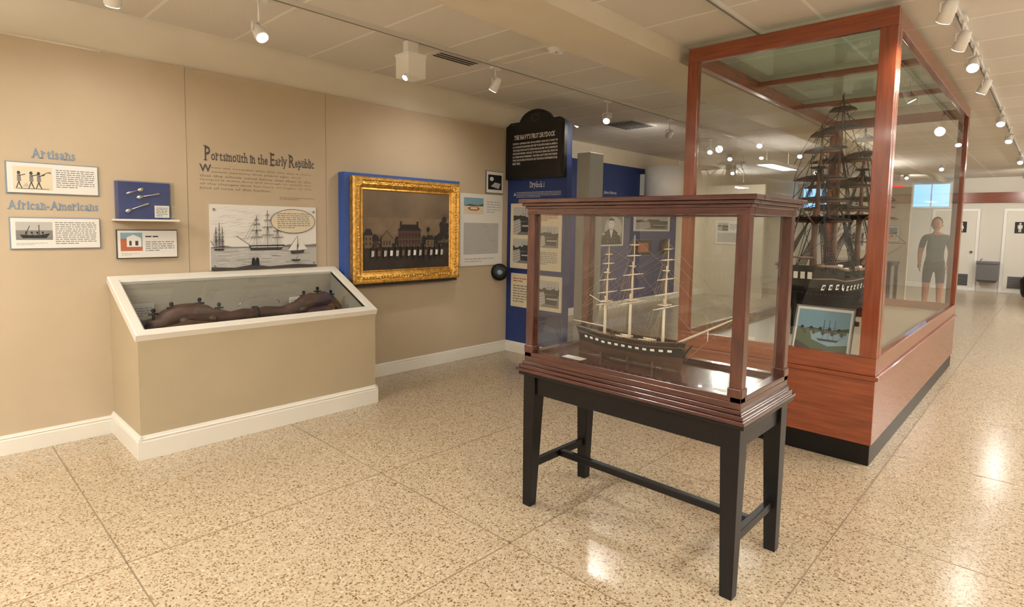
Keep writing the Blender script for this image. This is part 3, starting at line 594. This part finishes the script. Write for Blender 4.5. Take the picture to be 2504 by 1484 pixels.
# ------------------------------------------------------------------ ship builder
def build_ship(name,org,dirv,L,beam,depth,masts,cols,yl,rw,bows,ratn=6,furl=None,shr=4,portn=15,pw=.011):
    dv=V(dirv).normalized(); av=V((0,0,1)).cross(dv); O=V(org)
    T=lambda x,y,z:O+dv*x+av*y+V((0,0,z))
    root=empty(name)
    def b(t): return beam/2*(1-max(0,(t-.6)/.4)**2.4)*(.68+.32*min(1,t/.3)**.7)
    def sheer(t): return depth*(1+.10*(2*t-1)**2+(.06 if t<.25 else 0))
    def pt(t,s,side,out=0):
        p=.38+1.5*max(0,(t-.72)/.28)**1.6+1.1*max(0,(.22-t)/.22)**1.3
        y=b(t)*(max(s,0)**p)
        if s>.6: y*=1-.10*(s-.6)/.4
        x=t*L-.03*L*(1-s)*(max(0,t-.8)/.2)+(-.035*L*max(0,s-.4))*(1 if t<.01 else max(0,1-t*14))
        return (x,(y+out)*side,sheer(t)*s)
    ts=[0,.03,.08,.15,.25,.35,.45,.55,.65,.73,.8,.86,.91,.95,.98,1.0]; ss=[0,.04,.1,.2,.32,.44,.54,.6,.72,.80,.9,1.0]
    B=MB()
    for side in (1,-1):
        for j in range(len(ss)-1):
            s=ss[j]; m=cols['low'] if s<.44 else (cols['mid'] if s<.6 else (cols['band'] if s<.72 else cols['up']))
            vs=[T(*pt(t,q,side)) for t in ts for q in (ss[j],ss[j+1])]
            B.add(vs,[(2*i,2*i+2,2*i+3,2*i+1) if side>0 else (2*i,2*i+1,2*i+3,2*i+2) for i in range(len(ts)-1)],m,True)
        for i in range(portn):
            t=.09+.8*i/(portn-1); hw=pw
            a=[T(*pt(t-hw,.62,side,.002*L/.6)),T(*pt(t+hw,.62,side,.002*L/.6)),T(*pt(t+hw,.71,side,.002*L/.6)),T(*pt(t-hw,.71,side,.002*L/.6))]
            B.add(a,[(0,1,2,3)],cols['port'])
            if cols.get('port2'):
                q=[T(*pt(t+dx,sy,side,.0032*L/.6)) for dx,sy in ((-hw*.5,.645),(hw*.5,.645),(hw*.5,.685),(-hw*.5,.685))]; B.add(q,[(0,1,2,3)],cols['port2'])
        B.path([T(*pt(t,1.0,side)) for t in ts],.004*L/.6,cols['rail'],5); B.path([T(*pt(t,.8,side,.001)) for t in ts],.002*L/.6,cols['rail'],5)
        for i in range(6):
            t=.15+.12*i; q=V(pt(t,.9,side)); B.tube(T(q.x,q.y*.5,q.z),T(q.x,q.y*1.12,q.z),.006*L/.6,.004*L/.6,'hblack',6)
    B.add([T(*pt(0,q,1)) for q in ss]+[T(*pt(0,q,-1)) for q in reversed(ss)],[tuple(range(2*len(ss)))],cols['up'])
    for k in range(-2,3):
        c=pt(0,.82,1); B.add([T(c[0]-.004*L,k*b(0)*.32+dx,c[2]+dz) for dx,dz in ((-b(0)*.1,-.02*depth),(b(0)*.1,-.02*depth),(b(0)*.1,.10*depth),(-b(0)*.1,.10*depth))],[(0,1,2,3)],cols['port'])
    vs=[]; 
    for t in ts: vs+=[T(*pt(t,.86,1)),T(*pt(t,.86,-1))]
    B.add(vs,[(2*i,2*i+1,2*i+3,2*i+2) for i in range(len(ts)-1)],'deck')
    for t in (.2,.36,.55,.76): B.obox(Fr(T(t*L,0,depth*.86),dv,av,(0,0,1)),-.02*L,.03*L,-.1*beam,.1*beam,0,.07*depth,cols['low'])
    for t in (.44,.66):
        for sy in (-.18,.18): B.path([T((t-.06)*L,sy*beam,depth*.98),T(t*L,sy*beam,depth*.95),T((t+.06)*L,sy*beam,depth*.98)],[.006*L,.014*L,.005*L],'spar',8)
    B.obox(Fr(T(0,0,0),dv,(0,0,1),av),.0,.965*L,-.05*depth,.03*depth,-.005*L,.005*L,cols['low']); B.obox(Fr(T(0,0,0),dv,(0,0,1),av),-.03*L,.0,-.05*depth,.7*depth,-.004*L,.004*L,cols['low'])
    B.path([T(.975*L,0,depth*.5),T(1.02*L,0,depth*.85),T(1.06*L,0,depth*1.05)],[.012*L,.010*L,.005*L],cols['up'],6)
    for side in (1,-1): B.path([T(.95*L,side*b(.95),depth*.95),T(1.0*L,side*.01*L,depth*.8),T(1.06*L,0,depth*1.02)],.003*L,cols['rail'],5)
    B.obj('hull',root)
    B=MB(); R=MB(); S_=MB(); tops=[]
    bs0=T(.90*L,0,depth*.95); bs1=T(bows[0],0,bows[1]); 
    B.path([bs0,bs0.lerp(bs1,.55),bs1],[.012*L,.009*L,.004*L],cols['spar'],8)
    mid=bs0.lerp(bs1,.55); B.tube(mid,mid-V((0,0,.09*L)),.004*L,.003*L,cols['spar'])
    R.tube(bs1,mid-V((0,0,.09*L)),rw,rw,cols['rig'],4); R.tube(mid-V((0,0,.09*L)),T(L*1.0,0,depth*.4),rw,rw,cols['rig'],4)
    hp=mid; B.tube(hp-av*.13*L,hp+av*.13*L,.003*L,.003*L,cols['spar'])
    for sd in (1,-1): R.tube(hp+av*.13*L*sd,bs1,rw,rw,cols['rig'],4); R.tube(hp+av*.13*L*sd,T(.93*L,sd*b(.93),depth),rw,rw,cols['rig'],4)
    for k,(t,h) in enumerate(masts):
        x=t*L; z0=depth*.3; zt=depth+(h-depth)*.42; zt2=depth+(h-depth)*.74
        B.path([T(x,0,z0),T(x,0,zt)],[.014*L,.011*L],cols['spar'],8); B.path([T(x+.012*L,0,zt-.06*h),T(x+.012*L,0,zt2)],[.009*L,.006*L],cols['spar'],8); B.path([T(x+.022*L,0,zt2-.05*h),T(x+.022*L,0,h)],[.006*L,.002*L],cols['spar'],6)
        B.obox(Fr(T(x,0,zt-.05*h),dv,av,(0,0,1)),-.03*L,.04*L,-.05*L,.05*L,0,.008*L,cols['top']); B.obox(Fr(T(x,0,zt2-.04*h),dv,av,(0,0,1)),-.012*L,.03*L,-.025*L,.025*L,0,.006*L,cols['top'])
        tp=(zt,zt2,h); tops.append((x,tp))
        ys=[(depth+(zt-depth)*.80,1.0),(zt+(zt2-zt)*.15,.86),(zt+(zt2-zt)*.6 ,.74),(zt2+(h-zt2)*.22,.52),(zt2+(h-zt2)*.62,.34)]
        sc=(.8 if k==0 else 1.)
        for yi,(z,f) in enumerate(ys):
            hl=yl*f*sc/2; xo=x+.02*L; B.path([T(xo,-hl,z),T(xo,-hl*.4,z),T(xo,hl*.4,z),T(xo,hl,z)],[.0025*L,.006*L,.006*L,.0025*L],cols['spar'],6)
            if furl: S_.path([T(xo,-hl*.9,z+.004*L),T(xo,-hl*.5,z+.009*L),T(xo,0,z+.010*L),T(xo,hl*.5,z+.009*L),T(xo,hl*.9,z+.004*L)],[.003*L,.007*L,.010*L,.007*L,.003*L],furl,7)
            zl=z+(tp[min(2,yi)]-z)*.75 if yi<2 else z+(h-z)*.5
            for sd in (1,-1):
                R.tube(T(xo,sd*hl,z),T(x,0,zl),rw,rw,cols['rig'],4)
                R.tube(T(xo,sd*hl*.95,z),T(max(-.03*L,x-.24*L),sd*.02*L,max(depth*1.05,z-.16*h)),rw*.8,rw*.8,cols['rig'],4)
        for sd in (1,-1):
            n=shr; ends=[]
            for i in range(n):
                tt=t-.012-.022*i; q=pt(tt,.92,sd,.012*L); a=T(*q); e=T(x,sd*.012*L,zt-.03*h); ends.append((a,e)); R.tube(a,e,rw*1.2,rw*1.2,cols['rig'],4)
            for j in range(1,ratn):
                fr=j/ratn; R.tube(ends[0][0].lerp(ends[0][1],fr),ends[-1][0].lerp(ends[-1][1],fr),rw*.6,rw*.6,cols['rig'],3)
            for i in range(3):
                a=T(x+(-.02+.02*i)*L,sd*.05*L,zt-.045*h); e=T(x+.012*L,0,zt2-.02*h); R.tube(a,e,rw,rw,cols['rig'],4)
            for j in range(1,ratn):
                fr=j/ratn; R.tube(T(x-.02*L,sd*.05*L,zt-.045*h).lerp(T(x+.012*L,0,zt2-.02*h),fr),T(x+.02*L,sd*.05*L,zt-.045*h).lerp(T(x+.012*L,0,zt2-.02*h),fr),rw*.6,rw*.6,cols['rig'],3)
            for zz,dt in ((zt2,.10),(h*.985,.125),(zt2*.97,.115)): 
                q=pt(max(.01,t-dt),.95,sd,.01*L); R.tube(T(x+.015*L,0,zz),T(*q),rw,rw,cols['rig'],4)
    for k,(x,tp) in enumerate(tops):
        for z in tp:
            if k<len(tops)-1:
                x2,tp2=tops[k+1]; zz=depth*1.05 if z==tp[0] else (tp2[0]*.95 if z==tp[1] else tp2[1]); R.tube(T(x,0,z*.985),T(x2-.01*L,0,zz),rw*1.2,rw*1.2,cols['rig'],4)
            else:
                f={0:.35,1:.65,2:1.}[tp.index(z)]; R.tube(T(x,0,z*.985),bs0.lerp(bs1,f),rw*1.2,rw*1.2,cols['rig'],4)
                if f==1.: R.tube(T(x,0,z*.9),bs0.lerp(bs1,.85),rw,rw,cols['rig'],4)
    x,tp=tops[0]; B.path([T(x-.01*L,0,depth*1.25),T(-.10*L,0,depth*1.32)],[.006*L,.003*L],cols['spar'],6); B.path([T(x-.01*L,0,tp[0]*.86),T(x-.17*L,0,tp[0]*.99)],[.005*L,.003*L],cols['spar'],6); R.tube(T(x-.17*L,0,tp[0]*.99),T(-.10*L,0,depth*1.32),rw,rw,cols['rig'],4); R.tube(T(x-.17*L,0,tp[0]*.99),T(x,0,tp[1]*.98),rw,rw,cols['rig'],4)
    B.obj('masts_and_yards',root); R.obj('rigging',root)
    if furl: S_.obj('furled_sails',root)
    return root
# ------------------------------------------------------------------ glazed case on table
P=empty('model_ship_vitrine')
x0,x1,y0,y1=-2.0,-.855,2.225,2.765
B=MB(); B.box(x0-.035,x1+.03,y0-.035,y1+.03,.735,.75,'mahx'); B.box(x0-.022,x1+.018,y0-.022,y1+.018,.75,.768,'mahx'); B.box(x0-.008,x1+.006,y0-.008,y1+.006,.768,.785,'mahx')
B.box(x0,x1,y0,y1,.785,.812,'mahx')
for q in ((x0,x1,y0,y0+.045),(x0,x1,y1-.045,y1),(x0,x0+.045,y0,y1),(x1-.045,x1,y0,y1)): B.box(*q,.812,.835,'mahx')
B.box(x0+.02,x1-.02,y0+.02,y1-.02,.812,.816,M['mahx'])
B.obj('base_moulding',P,.004)
B=MB()
for xx in (x0+.002,x1-.052):
    for yy in (y0+.002,y1-.052):
        B.box(xx,xx+.05,yy,yy+.05,.835,1.56,'mah')
        B.box(xx-.005,xx+.055,yy-.005,yy+.055,.83,.87,'mah')
B.obj('corner_posts',P,.005)
B=MB()
for q in ((x0,x1,y0,y0+.05),(x0,x1,y1-.05,y1),(x0,x0+.05,y0+.05,y1-.05),(x1-.05,x1,y0+.05,y1-.05)): B.box(*q,1.555,1.585,'mahx')
for i,(o,za,zb_) in enumerate(((.008,1.583,1.597),(.02,1.597,1.612),(.034,1.612,1.632))):
    for q in ((x0-o,x1+o,y0-o,y0+.05),(x0-o,x1+o,y1-.05,y1+o),(x0-o,x0+.05,y0+.05,y1-.05),(x1-.05,x1+o,y0+.05,y1-.05)): B.box(*q,za,zb_,'mahx')
B.obj('cornice',P,.003)
B=MB(); g=.022
B.pane(x0+.05,x1-.05,y0+g,y0+g,.835,1.556); B.pane(x0+.05,x1-.05,y1-g,y1-g,.835,1.556); B.pane(x0+g,x0+g,y0+.05,y1-.05,.835,1.556); B.pane(x1-g,x1-g,y0+.05,y1-.05,.835,1.556); B.pane(x0+.05,x1-.05,y0+.05,y1-.05,1.60,1.60)
B.obj('glass_panes',P)
B=MB()
for a in ((-1.84,2.34,.12),(-1.02,2.31,.11)): 
    B.box(a[0],a[0]+a[2],a[1],a[1]+.05,.816,.818,'paper')
B.obj('caption_cards',P)
B=MB(); tx0,tx1,ty0,ty1=-2.0,-.85,2.22,2.77
B.box(tx0-.02,tx1+.02,ty0-.02,ty1+.02,.715,.735,'black')
for q in ((tx0+.02,tx1-.02,ty0+.015,ty0+.035),(tx0+.02,tx1-.02,ty1-.035,ty1-.015),(tx0+.015,tx0+.035,ty0+.02,ty1-.02),(tx1-.035,tx1-.015,ty0+.02,ty1-.02)): B.box(*q,.615,.715,'black')
for sx,xx in ((1,tx0),(-1,tx1)):
    for sy,yy in ((1,ty0),(-1,ty1)):
        w1,w2=.078,.052; xa,xb2=sorted((xx,xx+sx*w1)); ya2,yb2=sorted((yy,yy+sy*w1)); xc,xd=sorted((xx+sx*.004,xx+sx*(w2+.004))); yc,yd=sorted((yy+sy*.004,yy+sy*(w2+.004)))
        vs=[(xa,ya2,.715),(xb2,ya2,.715),(xb2,yb2,.715),(xa,yb2,.715),(xa,ya2,.6),(xb2,ya2,.6),(xb2,yb2,.6),(xa,yb2,.6),(xc,yc,0),(xd,yc,0),(xd,yd,0),(xc,yd,0)]
        B.add(vs,[(0,1,2,3),(0,4,5,1),(1,5,6,2),(2,6,7,3),(3,7,4,0),(4,8,9,5),(5,9,10,6),(6,10,11,7),(7,11,8,4),(11,10,9,8)],'black')
for xx in (tx0+.02,tx1-.052): B.box(xx,xx+.03,ty0+.05,ty1-.05,.205,.245,'black')
B.box(tx0+.05,tx1-.052,2.48,2.515,.205,.24,'black')
B.obj('black_display_table',bevel=.003)
cs={'low':'hbrown','mid':'hblack','band':'hblack','up':'hblack','port':'white','rail':'sparb','spar':'spar','top':'spar','rig':'rigl'}
r=build_ship('sailing_ship_model',(-1.83,2.50,.826),(1,0,0),.60,.135,.122,[(.24,.575),(.49,.635),(.80,.62)],cs,.26,.0007,(.84,.285),5,None,4,13,.017)
B=MB()
for x in (-1.68,-1.52,-1.38):
    B.box(x-.006,x+.006,2.46,2.54,.816,.822,'mah'); B.box(x-.006,x+.006,2.46,2.475,.816,.85,'mah'); B.box(x-.006,x+.006,2.525,2.54,.816,.85,'mah')
B.obj('display_cradle',r)
# ------------------------------------------------------------------ big case
P=empty('large_ship_display_case')
X0,X1b,Y0,Y1=-2.11,-.765,4.14,8.05; ZT=2.845
B=MB(); B.box(X0+.02,X1b-.01,Y0+.02,Y1-.02,0,.14,'black'); B.obj('black_plinth',P,.003)
B=MB(); t=.02
B.box(X0,X1b,Y0,Y0+t,.14,.56,'chx'); B.box(X0,X1b,Y1-t,Y1,.14,.56,'chx'); B.obj('end_panels',P,.002)
B=MB(); B.box(X0,X0+t,Y0+t,Y1-t,.14,.56,'chy'); B.box(X1b-t,X1b,Y0+t,Y1-t,.14,.56,'chy'); B.obj('side_panels',P,.002)
B=MB(); o=.018
B.box(X0-o,X1b+o,Y0-o,Y0+.06,.56,.585,'chx'); B.box(X0-o,X1b+o,Y1-.06,Y1+o,.56,.585,'chx'); B.box(X0,X1b,Y0,Y0+.05,.585,.70,'chx'); B.box(X0,X1b,Y1-.05,Y1,.585,.70,'chx')
B.box(X0,X1b,Y0,Y0+.05,2.735,ZT,'chx'); B.box(X0,X1b,Y1-.05,Y1,2.735,ZT,'chx')
for y in (5.45,6.70): B.box(X0+.05,X1b-.05,y-.03,y+.03,2.79,2.835,'chx')
B.obj('cross_rails',P,.004)
B=MB()
for a,b2 in ((X0-o,X0+.06),(X1b-.06,X1b+o)): B.box(a,b2,Y0+.06,Y1-.06,.56,.585,'chy')
for a,b2 in ((X0,X0+.05),(X1b-.05,X1b)): B.box(a,b2,Y0+.05,Y1-.05,.585,.70,'chy'); B.box(a,b2,Y0+.05,Y1-.05,2.735,ZT,'chy')
B.obj('long_rails',P,.004)
B=MB()
for a,b2 in ((X0,X0+.085),(X1b-.095,X1b)):
    for c,d in ((Y0-.002,Y0+.05),(Y1-.05,Y1+.002)): B.box(a,b2,c,d,.70,2.735,'chz')
for a,b2 in ((X0-.002,X0+.05),(X1b-.05,X1b+.002)):
    for c,d in ((Y0+.05,Y0+.12),(Y1-.12,Y1-.05)): B.box(a,b2,c,d,.70,2.735,'chz')
B.obj('corner_stiles',P,.004)
B=MB(); B.pane(X0+.085,X1b-.095,Y0+.02,Y0+.02,.70,2.735); B.pane(X0+.085,X1b-.095,Y1-.02,Y1-.02,.70,2.735); B.pane(X0+.02,X0+.02,Y0+.12,Y1-.12,.70,2.735); B.pane(X1b-.02,X1b-.02,Y0+.12,Y1-.12,.70,2.735)
B.obj('glass_panes',P)
B=MB(); B.pane(X0+.05,X1b-.05,Y0+.05,Y1-.05,2.838,2.838,'gtop'); B.obj('top_glass',P)
M['cfloor']=mat('case_deck_cream',srgb(168,154,130),.45)
B=MB(); B.box(X0+.02,X1b-.02,Y0+.02,Y1-.02,.60,.62,'cfloor'); B.obj('case_deck',P)
cb={'low':'hblack','mid':'hblack','band':'hblack','up':'hblack','port':'paper','port2':'hblack','rail':'sparb','spar':'sparb','top':'hblack','rig':'rig'}
r=build_ship('frigate_ship_model',(-1.43,4.72,.72),(0,1,0),2.25,.46,.44,[(.17,1.66),(.42,1.98),(.80,1.80)],cb,.66,.003,(2.9,.85),18,'sail',7,17)
B=MB()
for y in (5.2,6.0,6.7):
    B.box(-1.60,-1.26,y-.02,y+.02,.62,.66,'mah'); B.add([(-1.58,y-.02,.66),(-1.28,y-.02,.66),(-1.40,y-.02,.72),(-1.46,y-.02,.72),(-1.58,y+.02,.66),(-1.28,y+.02,.66),(-1.40,y+.02,.72),(-1.46,y+.02,.72)],[(0,1,2,3),(7,6,5,4),(1,5,6,2),(0,3,7,4),(3,2,6,7)],'mah')
B.obj('display_cradle',r)
LP=Fr((-1.31,4.26,.625),(1,0,0),(0,.32,.95),(0,-.95,.32)); B=MB(); D=board(B,LP,0,.37,0,.36,0,.015,'paper')
D.rect(.06,.94,.12,.92,'skyb'); D.poly([(.06,.12),(.06,.5),(.3,.58),(.6,.54),(.94,.62),(.94,.12)],'green'); D.poly([(.3,.5),(.94,.54),(.94,.30),(.62,.24),(.34,.34)],'skyb')
for i in range(16): D.ell(.1+.052*i,.52+.035*math.sin(i*2.1),.034,.05,'dgrey' if i%3 else 'green',8)
D.poly([(.42,.38),(.46,.33),(.76,.33),(.82,.40),(.78,.37),(.46,.37)],'cdk')
for x in (.52,.61,.70): D.line((x,.37),(x,.74),.0022,'cdk'); D.line((x-.05,.5),(x+.05,.5),.0018,'cdk'); D.line((x-.035,.6),(x+.035,.6),.0015,'cdk')
D.line((.8,.39),(.88,.45),.002,'cdk'); D.poly([(.06,.12),(.06,.3),(.25,.22),(.4,.12)],'cgnd')
D.greek(.3,.7,.03,.08,1,'grey'); B.frame(LP,0,.37,0,.36,[(0,.0),(0,.02),(.008,.02),(.01,.015)],'steel'); B.tube(LP.P(.18,.28,-.001),(-1.13,4.48,.622),.006,.006,'steel'); B.obj('framed_ship_picture')
B=MB(); B.obox(Fr((-1.75,4.28,.622),(1,0,0),(0,.8,.6),(0,-.6,.8)),0,.16,0,.10,0,.004,'paper'); B.obj('caption_card')
# ------------------------------------------------------------------ person
def skinmesh(name,verts,edges,rad,levels,parent,matn,fn=None):
    me=bpy.data.meshes.new(name); me.from_pydata(verts,edges,[]); o=bpy.data.objects.new(name,me); COL.objects.link(o)
    md=o.modifiers.new('s','SKIN'); 
    for i,v in enumerate(me.skin_vertices[0].data): rr=rad[i]; v.radius=(rr if hasattr(rr,'__len__') else (rr,rr)); v.use_root=(i==0)
    su=o.modifiers.new('u','SUBSURF'); su.levels=levels; su.render_levels=levels
    dg=bpy.context.evaluated_depsgraph_get(); m2=bpy.data.meshes.new_from_object(o.evaluated_get(dg)); bpy.data.objects.remove(o)
    o=bpy.data.objects.new(name,m2); COL.objects.link(o); o.parent=parent; m2.materials.clear()
    for x in matn: m2.materials.append(M[x])
    for p in m2.polygons:
        p.use_smooth=True
        if fn: p.material_index=fn(p.center)
    return o
per=empty('standing_person'); px,py=-1.52,12.4
vv=[(0,0,.93),(0,0,1.08),(0,0,1.24),(0,.0,1.40),(0,0,1.48),(0,-.01,1.54),
 (.09,0,.88),(.10,-.01,.50),(.105,.02,.10),(.11,-.12,.035),
 (-.09,0,.88),(-.10,-.02,.50),(-.11,.02,.10),(-.12,-.12,.035),
 (.17,0,1.40),(.22,.02,1.14),(.20,-.10,.92),(-.17,0,1.40),(-.22,.02,1.14),(-.20,-.12,.95)]
ee=[(0,1),(1,2),(2,3),(3,4),(4,5),(0,6),(6,7),(7,8),(8,9),(0,10),(10,11),(11,12),(12,13),(3,14),(14,15),(15,16),(3,17),(17,18),(18,19)]
rr=[(.14,.10),(.13,.10),(.15,.11),(.13,.09),.055,.05,.09,.058,.038,.035,.09,.058,.038,.035,.06,.042,.028,.06,.042,.028]
def fz(c):
    z=c.z
    if z<.09: return 2
    if z<.60: return 0
    if z<.98 and abs(c.x-px)<.185: return 2
    if abs(c.x-px)>.16 and z<1.22: return 0
    if z<1.45: return 1
    return 0
skinmesh('body',[(px+a,py+b,c) for a,b,c in vv],ee,rr,2,per,['skin','shirt','shorts'],fz)
B=MB(); B.ball((px,py-.02,1.63),(.075,.092,.115),'skin',16,12); B.ball((px,py+.01,1.655),(.083,.095,.11),'hair',14,10)
for s in (1,-1): B.ball((px+s*.03,py-.103,1.635),.009,'ink',8,6); B.ball((px+s*.078,py,1.625),(.012,.022,.03),'skin',8,6)
B.ball((px,py-.115,1.61),(.012,.02,.018),'skin',8,6); B.ball((px,py-.105,1.575),(.025,.008,.006),'rust',8,5); B.obj('head',per)
for s,hy in ((1,-.10),(-1,-.12)):
    hz=.92 if s==1 else .95; q=V((px+s*.20,py+hy,hz)); B=MB(); B.path([q+V((0,0,.01)),q-V((0,.005,.04)),q-V((0,.01,.085))],[.024,.036,.03],'skin',10,flat=.5)
    for k in range(4): a=q+V((s*0,-.03+.018*k,-.08)); B.path([a,a+V((-s*.005,0,-.035)),a+V((-s*.018,0,-.06-.006*(k in (1,2)))) ],[.009,.008,.006],'skin',6)
    B.path([q+V((0,-.03,-.03)),q+V((-s*.01,-.05,-.06)),q+V((-s*.015,-.052,-.085))],[.011,.009,.007],'skin',6); B.obj('hand_%d'%(1 if s==1 else 2),per)
# ------------------------------------------------------------------ added out-of-view fill lights, up and down, built as hanging fixtures
M['lens']=mat('fill_light_lens',(1,.98,.95),.5,emit=2)
k=0
for (x,y,f) in [(1.6,-1.5,1),(1.6,2.0,1),(1.6,5.5,1),(1.6,9,1.2),(1.6,14,1.8),(-1.5,-1.8,1),(-3.4,-1.6,1)]:
    B=MB(); B.box(x-.14,x+.14,y-.65,y+.65,2.52,2.57,'white'); B.box(x-.12,x+.12,y-.62,y+.62,2.516,2.52,'lens')
    for q in (-.5,.5): B.tube((x,y+q,2.57),(x,y+q,H),.005,.005,'white')
    o=B.obj('added_fill_light' if k==0 else 'added_fill_light.%03d'%k); k+=1
    for up in (0,1):
        ld=bpy.data.lights.new('fill_area','AREA'); ld.shape='RECTANGLE'; ld.size=.24; ld.size_y=1.2; ld.energy=(68,130)[up]*f; ld.color=(1,.97,.94)
        lo=bpy.data.objects.new('lamp',ld); COL.objects.link(lo); lo.parent=o; lo.location=(x,y,2.58 if up else 2.51)
        if up: lo.rotation_euler=(math.pi,0,0)
w=bpy.data.worlds.new('w'); w.use_nodes=True; w.node_tree.nodes['Background'].inputs[0].default_value=(.8,.85,1,1); w.node_tree.nodes['Background'].inputs[1].default_value=.5; bpy.context.scene.world=w
# ------------------------------------------------------------------ camera
cd=bpy.data.cameras.new('camera'); cd.sensor_width=36; cd.sensor_fit='HORIZONTAL'; cd.lens=36*1402.34/2504; cd.shift_y=(659.47-742)/2504; cd.clip_start=.05; cd.clip_end=100
co=bpy.data.objects.new('camera',cd); COL.objects.link(co)
yaw,pitch,roll=0.75715,0.07825,-0.01688
Fv=V((-math.sin(yaw)*math.cos(pitch),math.cos(yaw)*math.cos(pitch),-math.sin(pitch))); R0=V((math.cos(yaw),math.sin(yaw),0)); D0=Fv.cross(R0)
Rv=R0*math.cos(roll)+D0*math.sin(roll); Dv=D0*math.cos(roll)-R0*math.sin(roll)
mt=Matrix((( Rv.x,-Dv.x,-Fv.x,0),(Rv.y,-Dv.y,-Fv.y,0),(Rv.z,-Dv.z,-Fv.z,1.5),(0,0,0,1))); co.matrix_world=mt
bpy.context.scene.camera=co
bpy.context.scene.view_settings.view_transform='Standard'
